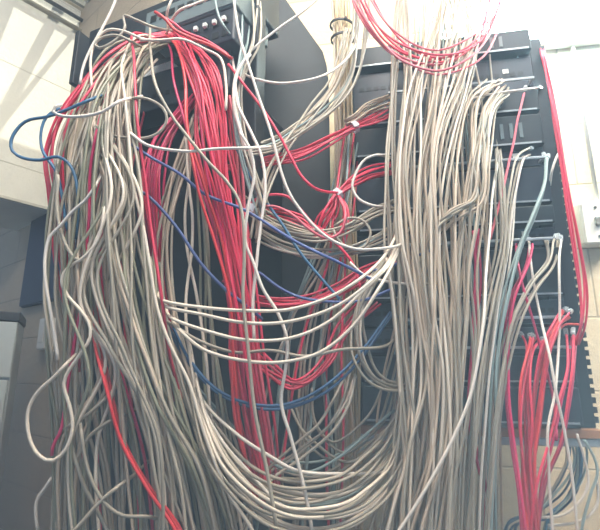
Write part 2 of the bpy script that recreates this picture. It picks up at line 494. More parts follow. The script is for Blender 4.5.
def C(col, Y, pts, label, r=.0029, plug=False, group=None, n=1, gap=7):
    """one cable traced through image points (px, py[, Y])"""
    P = [at(p[0], p[1], p[2] if len(p) > 2 else Y) for p in pts]
    return cable_obj(P, col, r, label, group, plug)

CN = dict(R='red', M='magenta red', O='orange red', P='pink', G='grey', V='olive grey', C='cream', T='beige', Y='tan', W='white', B='blue', L='light blue', N='dark blue', K='teal grey')
def B(n, cols, pts, where, group, r=.0027, dep=.03, wob=.5, jit=2.0, plug=False, stuff=False, keepall=False):
    """a bundle of n cables following one path; pts = (px, py, Y, half width in pixels)"""
    m = len(pts); made = []
    for i in range(n):
        a0 = -1+2*(i+.5)/n if n > 1 else 0
        a0 += random.uniform(-.6, .6)/n
        b0 = random.uniform(-1, 1)
        ph = random.uniform(0, 6.28); fr = random.uniform(.6, 1.5)
        col = random.choice(cols)
        P = []
        for j, (px, py, Y, hw) in enumerate(pts):
            jp, jn = pts[max(j-1, 0)], pts[min(j+1, m-1)]
            tx, ty = jn[0]-jp[0], jn[1]-jp[1]; l = math.hypot(tx, ty) or 1
            nx, ny = -ty/l, tx/l
            a = a0 + wob*math.sin(ph+fr*j)*.6
            b = b0 + .4*math.sin(ph*1.7+fr*j)
            k = a*hw
            sl = random.uniform(-jit, jit)*1.5
            P.append(at(px+nx*k+tx/l*sl+random.uniform(-jit, jit)*.6, py+ny*k+ty/l*sl, Y+b*dep))
        made.append((b0, P, col, r*random.uniform(.93, 1.07)))
    made.sort(key=lambda q: q[0])                # the nearest first; the deepest of a thick bundle join the uncounted tangle
    keep = n if n <= 4 or plug or keepall else math.ceil(n*KEEP)
    for i, (b0, P, col, rr) in enumerate(made):
        cable_obj(P, col, rr, '%s cable %s' % (CN[col], where), '%s cables %s' % (CN[col], group), plug and random.random() < .8, stuff or i >= keep)
# --- deep filler behind everything (uncountable)
B(12, 'GGGVR', [(120, 110, .98, 20), (95, 200, .95, 26), (92, 320, .93, 28), (100, 430, .93, 34), (110, 640, .93, 40)], 'x', 'x', dep=.03, stuff=True, jit=4)
B(18, 'GGGKRT', [(352, 130, 1.06, 6), (340, 215, 1.0, 12), (330, 265, .98, 16), (310, 330, .96, 30), (300, 420, .95, 40), (290, 640, .93, 60)], 'x', 'x', dep=.04, stuff=True, jit=6)
B(22, 'GGTTK', [(445, -60, 1.0, 40), (440, 20, 1.0, 40), (440, 140, .99, 46), (445, 300, .98, 45), (440, 430, .98, 50), (435, 640, .95, 60)], 'x', 'x', dep=.02, stuff=True, jit=4)
B(7, 'GGKR', [(180, 380, .90, 10), (250, 470, .90, 22), (330, 480, .92, 26), (400, 420, .95, 14)], 'x', 'x', dep=.04, stuff=True, jit=8)

# --- left fan, from the switch over the edge and down
B(8, 'R', [(186, 36, .92, 5), (140, 42, .88, 5), (108, 62, .85, 7), (82, 92, .83, 10), (64, 120, .82, 10), (55, 155, .82, 10), (57, 190, .82, 8), (62, 250, .83, 7), (70, 310, .86, 6), (80, 370, .90, 6)],
  'arching over the left edge of the tangle beside the cream wall', 'arching over the left edge', jit=1.5)
B(9, 'GVGT', [(168, 36, .92, 4), (122, 50, .86, 6), (90, 90, .81, 10), (70, 140, .79, 11), (60, 210, .78, 9), (58, 290, .78, 9), (62, 370, .79, 11), (62, 450, .80, 12), (58, 640, .80, 16)],
  'hanging along the outer left edge of the left curtain', 'along the outer left edge', jit=4.5, wob=1.1)
B(12, 'GVGGTGV', [(170, 40, .92, 4), (132, 56, .85, 7), (103, 95, .79, 11), (88, 155, .77, 12), (80, 230, .76, 11), (80, 310, .76, 11), (86, 400, .77, 15), (92, 480, .78, 18), (92, 640, .79, 22)],
  'hanging in the left curtain in front of the black side post', 'in the left curtain before the side post', jit=4.5, wob=1.1)
B(15, 'GVGGVTCM', [(168, 36, .92, 4), (128, 56, .85, 8), (113, 98, .78, 10), (108, 165, .76, 13), (106, 235, .75, 12), (111, 315, .75, 12), (124, 400, .75, 14), (136, 480, .76, 18), (150, 640, .77, 26)],
  'hanging in the thick middle of the left curtain', 'in the middle of the left curtain', jit=4.5, wob=1.1)
B(17, 'GVGVTG', [(166, 38, .92, 4), (138, 58, .86, 6), (124, 108, .79, 8), (126, 172, .77, 10), (130, 245, .76, 13), (140, 325, .75, 15), (160, 410, .75, 17), (185, 480, .76, 22), (225, 640, .78, 32)],
  'in the right side of the left curtain, sweeping right lower down', 'on the right side of the left curtain', jit=4.5, wob=1.1)
B(8, 'VVG', [(150, 260, .79, 8), (158, 340, .78, 10), (170, 420, .77, 12), (190, 490, .77, 18), (215, 640, .78, 30)],
  'fanning out low down beneath the magenta bunch', 'low down beneath the magenta bunch', jit=3)
B(5, 'GCTV', [(150, 58, .88, 4), (100, 130, .76, 8), (112, 200, .735, 10), (80, 290, .735, 10), (104, 370, .735, 12), (76, 450, .74, 14), (90, 640, .76, 20)],
  'meandering loosely over the front of the left curtain, swinging out low left', 'meandering over the left curtain', jit=6, wob=1.4)
B(5, 'GCT', [(110, 70, .86, 6), (92, 130, .77, 9), (128, 200, .735, 9), (98, 280, .735, 11), (126, 350, .735, 12), (160, 440, .735, 14), (150, 640, .75, 20)],
  'crossing the left curtain from its outer edge towards the magenta bunch', 'crossing the left curtain', jit=6, wob=1.4)
# --- grey strands between the two red bunches
B(9, 'GGGT', [(196, 118, .88, 5), (184, 150, .86, 7), (172, 190, .85, 8), (163, 240, .84, 8), (164, 295, .83, 8), (176, 360, .82, 9), (196, 430, .81, 11), (222, 510, .80, 16), (240, 640, .8, 20)],
  'hanging between the magenta bunch and the main red bundle', 'between the two red bundles', jit=2)
B(6, 'GV', [(200, 180, .86, 4), (204, 240, .86, 6), (208, 310, .86, 7), (214, 390, .85, 8), (226, 460, .84, 12), (250, 640, .82, 18)],
  'just left of the main red bundle, reaching the bottom', 'just left of the main red bundle', jit=2)
# --- magenta bunch
B(13, 'MMMR', [(196, 96, .92, 4), (178, 118, .88, 6), (160, 140, .86, 10), (150, 175, .84, 11), (151, 220, .84, 10), (157, 265, .84, 8), (163, 310, .84, 6), (168, 350, .85, 6), (172, 400, .87, 8)],
  'in the bunch left of the main red bundle', 'in the left bunch', jit=1.5)
# --- main red bundle
B(13, 'RRROM', [(168, 30, .92, 7), (182, 46, .84, 10), (196, 78, .80, 18), (206, 122, .79, 19), (216, 180, .79, 17), (227, 240, .80, 13), (236, 300, .80, 12), (241, 360, .81, 13), (250, 430, .82, 14), (266, 500, .84, 11)],
  'in the front of the main red bundle below the switch', 'in the front of the main red bundle', jit=1.5, dep=.02)
B(9, 'RRM', [(184, 36, .93, 7), (196, 56, .87, 12), (208, 92, .84, 16), (214, 140, .83, 16), (222, 190, .83, 15), (231, 250, .83, 12), (240, 310, .84, 13), (246, 370, .84, 16), (254, 430, .85, 16), (266, 505, .86, 12)],
  'at the back of the main red bundle below the switch', 'at the back of the main red bundle', jit=1.5, dep=.02)
B(5, 'PPR', [(228, 96, .90, 3), (236, 140, .88, 4), (241, 190, .87, 5), (246, 250, .87, 5), (253, 320, .87, 5), (262, 390, .87, 6), (270, 440, .88, 6), (276, 500, .9, 6)],
  'running down the right flank of the main red bundle', 'on the right flank of the main red bundle', jit=1)
# --- reds in the lower left
B(3, 'OOR', [(96, 286, .80, 2), (98, 335, .75, 3), (108, 385, .73, 3), (122, 440, .73, 3), (148, 487, .73, 3), (178, 530, .73, 3), (205, 600, .74, 4)],
  'slanting down to the right across the lower left curtain', 'slanting across the lower left', jit=.8, dep=.01)
# --- teal grey cables right of the switch
B(6, 'KKG', [(250, -30, .93, 10), (252, 5, .90, 11), (250, 40, .88, 8), (244, 62, .86, 5), (238, 92, .85, 5), (240, 130, .85, 6), (250, 175, .85, 8), (262, 215, .86, 9)],
  'coming down beside the black cabinet, right of the switches', 'right of the switches', jit=1.5)
# --- cables from the central trunk
B(13, 'YYYT', [(341, -30, 1.04, 10), (342, 40, 1.04, 9), (343, 110, 1.04, 9), (344, 180, 1.04, 9), (346, 260, 1.04, 11), (348, 330, 1.05, 12), (351, 640, 1.05, 14)],
  'tied in the straight trunk at the edge of the black cabinet', 'in the tied trunk', r=.003, jit=.6, dep=.012, wob=.2, keepall=True)
B(8, 'GGK', [(362, -10, .98, 9), (358, 40, .97, 10), (350, 80, .96, 10), (328, 110, .94, 8), (300, 130, .92, 7), (272, 146, .90, 6), (240, 150, .88, 6)],
  'drooping in the fan from the top to the switches', 'drooping in the upper fan', jit=2)
B(5, 'GTG', [(350, 30, .99, 6), (335, 80, .97, 6), (312, 112, .95, 7), (290, 140, .92, 6), (272, 168, .90, 5), (262, 196, .88, 5), (254, 240, .86, 6)],
  'in the lower strand of the upper fan, bending down by the red bundle', 'in the lower strand of the upper fan', jit=1.5)
# --- red bundle crossing the cabinet
B(7, 'R', [(215, 168, .92, 3), (245, 166, .92, 4), (275, 160, .92, 5), (302, 154, .93, 5), (330, 140, .95, 4), (355, 127, .97, 3), (372, 120, .99, 5), (388, 112, 1.03, 6)],
  'in the upper tied red bundle in front of the black cabinet', 'in the upper tied bundle', jit=1, dep=.012)
B(7, 'T', [(345, 124, .98, 3), (356, 118, .98, 3), (368, 108, 1.0, 5), (390, 99, 1.03, 7)],
  'sprouting from the tie of the upper red bundle', 'sprouting from the upper tie', jit=1, dep=.012)
B(7, 'RRR', [(392, 170, 1.04, 7), (372, 174, 1.0, 7), (355, 181, .97, 6), (338, 194, .95, 3), (332, 208, .94, 6), (324, 220, .94, 7), (318, 234, .95, 5)],
  'in the lower tied red bundle in front of the tan trunk', 'in the lower tied bundle', jit=1, dep=.012)
B(5, 'R', [(338, 194, .95, 2), (345, 210, .93, 3), (344, 228, .92, 4), (333, 238, .92, 4), (316, 232, .92, 5), (300, 222, .93, 6), (270, 214, .95, 5), (240, 222, .96, 5)],
  'looping back left below the lower red tie', 'looping below the lower tie', jit=2, dep=.02)
B(7, 'GGGK', [(240, 200, .90, 6), (262, 218, .90, 7), (290, 229, .90, 6), (320, 234, .91, 6), (350, 228, .92, 6), (376, 214, .94, 6), (396, 206, .97, 6)],
  'sagging across the middle below the lower red tie', 'sagging across the middle', jit=2)
B(7, 'GGCK', [(250, 230, .92, 6), (280, 246, .91, 6), (315, 254, .91, 7), (350, 250, .92, 6), (376, 240, .93, 6), (398, 228, .95, 6)],
  'in the second sag across the middle, below the first', 'in the second sag across the middle', jit=2.5)
B(6, 'R', [(225, 285, .90, 4), (262, 300, .91, 6), (300, 302, .92, 7), (335, 292, .93, 7), (362, 276, .94, 6), (392, 262, .97, 5)],
  'sagging behind the cream swags in the middle', 'sagging behind the cream swags', jit=3)
B(5, 'R', [(240, 340, .90, 5), (270, 368, .91, 7), (300, 384, .92, 7), (325, 366, .94, 8), (345, 330, .96, 8), (372, 300, .98, 8)],
  'in the dim low loops behind the cream swags', 'in the dim low loops', jit=4)
B(7, 'GGCG', [(388, 262, .92, 4), (370, 285, .88, 6), (359, 315, .87, 6), (360, 350, .86, 7), (372, 376, .87, 6), (395, 388, .89, 5), (425, 380, .92, 5)],
  'in the fan that falls below the swags and hooks right', 'in the hooked fan', jit=2)
B(3, 'N', [(168, 325, .82, 4), (188, 362, .82, 4), (216, 391, .82, 3), (252, 405, .82, 3), (292, 404, .83, 3), (328, 388, .84, 4), (360, 358, .86, 5), (392, 312, .9, 6)],
  'in the long low swag across the middle', 'in the long low swag', jit=1, dep=.012)
B(4, 'GGC', [(352, 372, .90, 8), (342, 400, .88, 8), (325, 428, .86, 7), (300, 450, .85, 7), (268, 478, .84, 7), (235, 540, .83, 10), (210, 640, .83, 12)],
  'slanting down to the left below the dark blue swag', 'slanting left below the blue swag', jit=3)
# --- lower swags to the right curtain
B(6, 'GGGC', [(178, 330, .90, 5), (190, 385, .84, 6), (212, 432, .80, 8), (242, 470, .78, 8), (285, 492, .78, 10), (330, 492, .79, 11), (370, 470, .83, 11), (394, 436, .89, 9), (408, 370, .96, 7)],
  'in the wide low swags along the bottom', 'in the wide low swags', jit=4)
B(8, 'GGC', [(184, 340, .90, 6), (204, 430, .80, 8), (232, 480, .77, 9), (275, 516, .76, 10), (330, 520, .78, 12), (370, 500, .82, 12), (400, 452, .89, 10), (414, 370, .97, 7)],
  'in the lowest swags at the bottom edge', 'in the lowest swags', jit=5)
B(4, 'GGG', [(300, 400, .93, 16), (312, 430, .92, 16), (340, 452, .91, 14), (372, 430, .91, 12), (392, 392, .93, 9), (402, 340, .95, 6)],
  'hanging in short arcs in the shadow below the dark blue swag', 'in short arcs in the shadow', jit=5)
# --- red swag at the top of the right rack
B(9, 'RRP', [(350, -30, .94, 9), (362, 4, .93, 12), (382, 34, .92, 11), (408, 54, .91, 10), (440, 62, .91, 11), (468, 52, .92, 11), (488, 30, .95, 10), (500, -10, .98, 8), (506, -60, 1.0, 8)],
  'in the high swag across the top of the right rack', 'in the high swag', jit=1.5)
# --- right curtain
B(12, 'GGTC', [(404, -60, 1.0, 7), (403, 10, .97, 8), (402, 90, .93, 10), (400, 170, .90, 10), (401, 240, .89, 10), (400, 310, .88, 9), (404, 380, .87, 9), (404, 450, .86, 11), (396, 530, .85, 18), (380, 640, .85, 26)],
  'along the left edge of the right curtain', 'along the left edge of the right curtain', wob=1.0, jit=3.5)
B(14, 'GGTTC', [(452, -60, 1.0, 10), (442, 10, .96, 11), (425, 90, .92, 12), (416, 165, .89, 12), (416, 240, .87, 11), (422, 310, .86, 10), (425, 380, .85, 11), (420, 450, .84, 13), (410, 530, .84, 17), (400, 640, .84, 24)],
  'in the left half of the right curtain', 'in the left half of the right curtain', wob=1.0, jit=3.5)
B(14, 'TTGC', [(486, -60, 1.0, 10), (474, 10, .96, 10), (456, 80, .92, 12), (440, 150, .88, 12), (437, 225, .86, 11), (441, 300, .85, 10), (445, 370, .84, 11), (440, 450, .83, 12), (428, 530, .83, 16), (412, 640, .83, 22)],
  'in the front middle of the right curtain', 'in the front middle of the right curtain', wob=1.0, jit=3.5)
B(13, 'TTGG', [(500, 84, .99, 8), (482, 104, .94, 11), (473, 150, .90, 13), (468, 200, .88, 14), (462, 270, .87, 11), (464, 340, .86, 10), (460, 420, .85, 11), (450, 500, .84, 14), (440, 640, .84, 20)],
  'in the right half of the right curtain, from the highest cable bar', 'in the right half of the right curtain', wob=1.0, jit=3.5)
B(8, 'TTG', [(505, 92, 1.0, 4), (490, 110, .93, 6), (482, 160, .88, 9), (478, 200, .87, 10), (455, 214, .87, 8), (436, 230, .88, 8), (425, 290, .89, 8), (424, 400, .89, 8), (424, 640, .89, 14)],
  'in the bulging loop on the right curtain', 'in the bulging loop', jit=2.5)
# --- right of the curtain
B(6, 'GGW', [(498, 150, .99, 3), (500, 190, .95, 5), (503, 240, .93, 6), (494, 300, .90, 8), (482, 370, .88, 9), (474, 440, .87, 10), (466, 640, .86, 14)],
  'falling just right of the right curtain', 'just right of the right curtain', jit=1.5)
B(4, 'GWC', [(531, 152, 1.0, 3), (520, 160, .96, 4), (513, 195, .94, 4), (508, 240, .93, 5), (498, 300, .91, 6), (488, 380, .89, 6), (482, 460, .88, 8), (474, 640, .86, 10)],
  'plugged in at the second cable bar, arching down left', 'plugged in at the second cable bar', jit=1, plug=True)
B(3, 'K', [(546, 158, 1.0, 2), (545, 185, .96, 3), (533, 218, .94, 3), (519, 250, .93, 3), (506, 295, .91, 3), (498, 345, .90, 4), (494, 430, .89, 6), (490, 640, .87, 8)],
  'plugged in above the slate switch, sweeping down left', 'above the slate switch', jit=.8, dep=.008, plug=True)
B(5, 'GWG', [(553, 238, 1.0, 10), (550, 262, .97, 6), (532, 288, .94, 5), (514, 322, .92, 5), (503, 372, .90, 5), (494, 440, .89, 7), (480, 640, .87, 12)],
  'plugged in beside the light switch, sweeping down left', 'plugged in beside the light switch', jit=1.5, plug=True)
B(3, 'M', [(531, 243, 1.0, 3), (526, 266, .97, 2), (512, 300, .94, 3), (505, 345, .92, 3), (507, 395, .90, 3), (513, 445, .89, 4), (521, 500, .88, 4), (532, 640, .87, 6)],
  'dropping between the grey cables left of the red plugs', 'left of the red plugs', jit=1)
B(3, 'M', [(476, 230, .93, 3), (478, 280, .92, 3), (474, 340, .91, 3), (470, 420, .90, 4), (486, 500, .90, 4), (490, 640, .9, 6)],
  'half hidden behind the right curtain', 'half hidden behind the right curtain', jit=1)
B(8, 'ROR', [(568, 314, 1.0, 13), (558, 324, .96, 5), (548, 345, .94, 5), (541, 378, .93, 6), (536, 420, .92, 7), (532, 460, .91, 5), (530, 530, .90, 7), (528, 640, .9, 10)],
  'from the upper row of red plugs, right rack', 'from the upper row of red plugs', jit=1, plug=True)
B(8, 'ROR', [(534, 338, 1.0, 14), (531, 350, .96, 5), (526, 385, .94, 5), (525, 425, .93, 7), (526, 470, .92, 5), (530, 530, .90, 7), (534, 640, .9, 10)],
  'from the lower row of red plugs, right rack', 'from the lower row of red plugs', jit=1, plug=True)
B(4, 'RM', [(572, 334, 1.0, 9), (570, 368, .96, 5), (564, 402, .94, 6), (556, 442, .92, 6), (543, 482, .91, 4), (536, 530, .90, 4), (532, 640, .9, 6)],
  'from the red plugs nearest the slotted duct', 'nearest the slotted duct', jit=1, plug=True)
B(4, 'RM', [(541, 46, 1.02, 2), (545, 62, .985, 2), (553, 102, .975, 2), (561, 150, .97, 2), (569, 200, .965, 3), (578, 250, .965, 4), (583, 290, .965, 4), (582, 325, .965, 3), (576, 345, .98, 3)],
  'running down the outer right edge of the right rack', 'down the outer right edge', jit=.6, dep=.006)
B(5, 'KLG', [(570, 428, 1.03, 10), (575, 455, 1.02, 10), (572, 480, 1.02, 12), (560, 500, 1.02, 10), (545, 520, 1.02, 10), (530, 640, 1.0, 14)],
  'hanging below the tan rail at the lower right', 'below the tan rail', jit=3)
B(4, 'N', [(575, 432, 1.08, 8), (575, 460, 1.09, 7), (566, 490, 1.09, 8), (545, 512, 1.09, 8), (525, 520, 1.08, 6), (510, 530, 1.06, 6), (500, 640, 1.05, 6)],
  'in the shade under the right rack', 'in the shade under the right rack', jit=2)

# --- single cables that stand out, traced one by one
C('C', .74, [(176, 44, .9), (140, 36, .86), (122, 60, .8), (124, 98), (128, 135), (133, 180), (143, 228), (149, 265), (158, 308), (172, 346), (190, 385), (205, 435), (226, 490), (252, 530), (275, 580), (290, 640)],
  'long cream cable down the middle, left of the magenta bunch, bright all along')
C('R', .75, [(150, 36, .9), (133, 34, .85), (134, 62, .78), (137, 110), (141, 150), (147, 200), (155, 250), (163, 300), (170, 350, .78), (182, 400, .82)],
  'red cable hanging straight down alone between cream cables, before the dark panel')
C('M', .75, [(118, 60, .86), (106, 95, .78), (96, 135), (91, 175), (90, 215), (86, 260), (82, 305), (75, 345), (66, 395), (60, 430), (52, 446), (51, 456)],
  'magenta cable weaving down the front of the left curtain to a short frayed end')
C('C', .82, [(190, 135), (190, 175), (186, 215), (188, 250), (196, 295), (206, 360), (212, 420), (225, 470), (250, 505), (290, 528), (340, 528), (384, 498, .86), (408, 440, .95)],
  'cream cable left of the crossing pair, hanging between the two red bundles')
C('C', .81, [(186, 138), (188, 178), (193, 215), (192, 250), (187, 300), (189, 350), (200, 410), (230, 455), (262, 488), (300, 500), (345, 494), (385, 466, .88), (404, 420, .95)],
  'cream cable crossing over its twin between the two red bundles')
C('G', .74, [(150, 28, .88), (150, 50, .82), (156, 88), (172, 117), (190, 141), (208, 163), (226, 182), (240, 206), (245, 255), (243, 300), (248, 358), (256, 420), (268, 475), (278, 530), (285, 640)],
  'long grey cable running diagonally over the main red bundle then straight down')
C('W', .78, [(225, 28, .9), (234, 70, .86), (238, 105), (250, 130), (262, 158), (266, 190), (261, 228), (256, 262), (252, 300), (254, 340)],
  'white cable bowing right in an arc beside the main red bundle')
C('W', .77, [(240, 132), (250, 150), (254, 175), (248, 205), (245, 240), (253, 262), (262, 288), (277, 312), (286, 338), (285, 366), (281, 402), (291, 436), (303, 480), (312, 530), (318, 640)],
  'white cable snaking down the centre, bending right at the cream swags')
C('W', .80, [(232, -10), (240, 38), (254, 84), (270, 130), (286, 184), (304, 214), (328, 238), (356, 249), (388, 248), (402, 244, .86)],
  'long pale cable from the top slanting right over the black cabinet')
C('W', .86, [(236, 70), (256, 79), (284, 84), (318, 78), (344, 62, .92), (360, 40, .97)],
  'thin white cable bowed almost level across the top of the black cabinet')
C('W', .86, [(240, 66), (252, 50), (276, 31), (302, 12), (322, -6), (340, -30)],
  'white cable slanting up right across the black cabinet towards the ceiling')
C('R', .84, [(228, 64), (240, 80), (262, 108), (280, 135), (292, 158), (302, 176), (316, 188), (338, 192, .94)],
  'thin red cable slanting down across the black cabinet to the lower red tie')
C('R', .86, [(248, 206), (258, 198), (272, 194), (288, 196), (300, 208), (316, 226), (332, 238), (352, 262), (360, 290)],
  'red cable humping up in an arch left of the lower red tie')
C('P', .86, [(262, 206), (276, 206), (292, 214), (308, 228), (326, 238), (340, 232), (345, 214), (340, 198, .94)],
  'pinkish red cable lying under the red arch, left of the lower tie')
swag = [([(163, 301), (200, 307), (245, 311), (290, 310), (330, 298), (362, 278), (386, 254)], 'topmost'),
        ([(166, 306), (200, 314), (240, 322), (285, 321), (330, 308), (364, 286), (389, 260)], 'second'),
        ([(172, 317), (205, 330), (245, 340), (290, 338), (330, 321), (364, 290), (391, 262)], 'third'),
        ([(178, 328), (204, 350), (245, 361), (285, 362), (322, 351), (354, 324), (378, 288), (392, 264)], 'lowest')]
for P, w in swag:
    C('C', .75, [(P[0][0]-6, P[0][1]-12, .83)] + P[:-1] + [P[-1] + (.80,), (P[-1][0]+16, P[-1][1]-34, .97)], '%s of the four cream cables slung across the middle' % w, r=.0029)
C('G', .80, [(168, 322), (198, 341), (235, 352), (270, 350), (305, 356), (340, 350), (385, 346, .86), (402, 330, .93)], 'dull grey cable slung almost level behind the lowest cream swag')
C('B', .78, [(128, 142), (150, 157), (180, 174), (205, 194), (240, 208), (270, 226), (300, 244), (336, 262), (372, 280, .84)], 'blue cable crossing the main red bundle, slanting down right')
C('B', .79, [(132, 185), (152, 198), (176, 226), (200, 262), (224, 288), (242, 302), (262, 318, .84)], 'blue cable below the other, ending behind the main red bundle at the cream swags')
C('L', .86, [(236, 148), (250, 176), (264, 198), (282, 224), (298, 250), (318, 275), (340, 300)], 'light blue cable slanting steeply right of the main red bundle')
C('B', .86, [(258, 272), (280, 288), (302, 298), (332, 302), (364, 300), (390, 290)], 'blue cable lying behind the cream swags in the middle')
C('L', .76, [(112, 92, .82), (90, 101), (70, 109), (48, 116), (26, 120), (13, 134), (11, 148), (20, 156), (38, 159), (56, 156), (68, 163), (75, 178), (78, 205), (76, 240)],
  'light blue cable making a wide loop out to the far left before the cream wall')
C('L', .78, [(60, 108), (46, 118), (41, 134), (43, 152), (56, 172), (62, 195), (68, 230)], 'light blue cable with white tag on the left edge of the curtain')
C('W', .72, [(142, 96, .80), (118, 102), (103, 112), (86, 117), (66, 118), (54, 114), (54, 109), (62, 106)], 'short white cable hooked out at the left edge above the blue loop')
C('W', .73, [(112, 110, .82), (106, 160, .80), (96, 185), (86, 200), (72, 212), (60, 226), (50, 236), (46, 252), (46, 275), (50, 305), (54, 330), (58, 360)], 'white cable bowing out to the left in front of the navy cabinet')
C('C', .71, [(122, 100, .82), (114, 150, .79), (108, 190, .74), (104, 212), (98, 238), (84, 256), (66, 268), (60, 280), (66, 296), (79, 310), (89, 324), (90, 338), (80, 354), (68, 372), (64, 384), (70, 408), (72, 428), (66, 448), (55, 460), (44, 460), (33, 450), (27, 432), (28, 410), (38, 392), (54, 377), (66, 364), (80, 350, .76), (90, 340, .82)],
  'cream cable winding down in an S and ending in a big round loop, lower left')
C('G', .74, [(58, 175), (56, 205), (62, 235), (74, 258), (86, 262), (96, 248, .76), (102, 225, .82)], 'grey cable with a low curl at the left edge above the navy cabinet level')
C('G', .73, [(62, 432, .8), (72, 424), (88, 414), (106, 398), (122, 380, .76), (130, 350, .82)], 'grey cable crossing the lower left curtain, upper of the two crossing strands')
C('G', .73, [(66, 480), (76, 460), (90, 436), (112, 420), (130, 412, .78), (142, 400, .84)], 'grey cable crossing the lower left curtain, lower of the two crossing strands')
C('G', .72, [(58, 545), (75, 530), (98, 504), (116, 488), (132, 476, .75), (150, 460, .83)], 'grey cable slanting up right across the bottom left corner of the curtain')
C('G', .73, [(64, 420, .82), (74, 455), (84, 485), (96, 510), (110, 540), (120, 600)], 'grey cable slanting down right at the bottom left, under the crossing strand')
C('G', .72, [(76, 390, .82), (80, 430), (84, 458), (93, 484), (106, 504), (122, 515), (146, 516), (170, 520, .78), (190, 520, .84)], 'grey cable curving to a near level run at the bottom left')
C('W', .80, [(38, 530), (36, 508), (38, 498), (44, 490), (52, 478)], 'short pale cable hooked at the lower left against the tan wall')
C('G', .76, [(54, 350), (52, 362), (52, 372), (56, 380)], 'short yellowish cable end beside the white socket box', r=.0024)
C('W', .80, [(124, -30), (114, 4), (102, 28), (90, 50), (83, 68), (80, 84)], 'pale cable dropping from the top across the left end of the rack')
C('C', .80, [(92, 98), (90, 76), (90, 58), (96, 40), (108, 30), (124, 31), (140, 38), (158, 42, .86)], 'pale cable arched into a tall bend at the left end of the rack')
C('G', .80, [(172, 30, .88), (152, 27), (136, 20), (124, 15), (125, 28), (117, 40), (101, 49), (95, 46), (101, 39), (116, 36), (130, 42), (146, 50, .86)], 'grey cable curled in a flat loop at the top left of the rack')
C('C', .82, [(168, 30, .88), (167, 10), (174, -6), (186, -24)], 'pale cable rising from the grey switch ports, left one of the pair')
C('C', .82, [(166, 34, .88), (178, 12), (196, 4), (212, -4), (226, -24)], 'pale cable arching over the grey switch ports')
C('K', .82, [(214, -10), (218, 14), (226, 30), (236, 40, .88)], 'pale teal cable dropping in front of the right end of the grey switch')
C('O', .80, [(155, 12), (165, 20), (174, 30), (192, 38), (212, 46), (232, 59)], 'thick red cable lying slantwise under the grey switch', r=.0036)
C('R', .81, [(158, 15), (172, 22), (184, 31), (206, 40), (228, 54)], 'red cable lying just above the thick slanting red one', r=.003)
C('C', .79, [(140, 40), (160, 40), (182, 39), (204, 48), (221, 58), (226, 84), (226, 110)], 'cream cable arching over the top of the main red bundle')
C('W', .80, [(250, 54), (240, 66), (234, 82), (234, 108), (240, 132), (246, 150)], 'thick white cable curving down at the right end of the switches', r=.0040)
C('W', .745, [(128, 132), (148, 146), (186, 151), (216, 148), (246, 148), (270, 146, .84)], 'white cable lying level across the upper main red bundle')
C('G', .75, [(132, 98), (148, 99), (163, 107), (168, 118), (162, 130), (148, 137), (128, 138), (106, 134), (96, 126)], 'grey cable looped sideways left of the main red bundle')
C('G', .88, [(334, 226), (348, 218), (362, 220), (370, 232), (364, 246), (350, 248), (338, 240), (333, 230)], 'grey cable curled in a small ring right of the lower red tie')
C('W', .88, [(392, 158, .96), (376, 155), (364, 160), (355, 176), (353, 188), (360, 199), (374, 205), (392, 208, .94)], 'white cable bent in a C around the lower red bundle')
C('B', .88, [(372, 270), (386, 268), (400, 262), (430, 250)], 'short blue cable poking from the left edge of the right curtain')
C('W', .86, [(350, 262), (364, 274), (388, 281), (412, 284), (430, 284)], 'white cable slipping level into the right curtain at mid height')
C('C', .84, [(386, 258), (392, 300), (398, 360), (402, 420), (406, 480), (408, 640)], 'cream cable hanging plumb where the swags meet the right curtain')
C('W', .80, [(500, 152, 1.0), (491, 210, .90), (486, 270, .85), (481, 340, .81), (470, 395), (452, 440), (430, 480), (408, 515), (392, 540), (360, 600)], 'pale cable slanting down left at the foot of the right curtain')
C('W', .78, [(184, 345, .9), (200, 402, .8), (222, 440), (248, 470), (275, 500), (300, 516), (345, 516, .8), (382, 494, .85), (404, 450, .92), (412, 380, .97)], 'bright white cable in the low swags, starting left of the red ends')
C('W', .78, [(180, 345, .9), (204, 402, .82), (236, 434), (270, 456), (300, 471), (350, 474, .82), (384, 471, .86), (405, 462, .92), (420, 440, .96)], 'pale cable running level in the uppermost low swag')
C('W', .95, [(529, 242, 1.0), (532, 264), (538, 300), (548, 350, .90), (556, 392, .88), (566, 432, .88), (573, 474, .88), (577, 530, .88), (580, 640, .88)], 'white cable crossing in front of the red cables of the right rack', plug=True)
C('W', .95, [(561, 240, 1.0), (559, 268), (559, 330), (556, 388, .90), (547, 430, .88), (549, 472, .88), (553, 530, .88), (556, 640, .88)], 'white cable hanging straight down by the red plugs at the right rack', plug=True)
C('M', .94, [(516, 244, 1.0), (518, 262, .97), (524, 290), (532, 318), (543, 358), (552, 400), (556, 440, .9)], 'magenta cable slanting right over the grey cables above the red plugs')
C('W', .97, [(577, 434), (584, 456), (588, 482), (580, 500), (562, 514), (540, 517)], 'pale cable looping left under the tan rail at the lower right')
C('W', .98, [(596, 478), (598, 495), (594, 510), (582, 520), (566, 524), (548, 525)], 'pale cable curving in at the extreme lower right corner')
C('K', .97, [(584, 440), (594, 460), (596, 474), (590, 492), (582, 530), (580, 640)], 'pale teal cable dangling at the lower right corner below the duct')
C('P', .98, [(525, 90, 1.0), (521, 106), (517, 122), (514, 140), (508, 165), (500, 200, .96), (490, 240, .93)], 'single pinkish red cable hanging from the highest cable bar', plug=True)
C('W', .96, [(538, 88, 1.0), (522, 90), (500, 92), (478, 96), (458, 104), (448, 112)], 'white cable running level along the highest cable bar into the curtain', plug=True)
C('W', .97, [(560, 150, 1.0), (556, 158), (552, 172), (550, 186, 1.0)], 'short white patch cable looping at the second cable bar', plug=True)

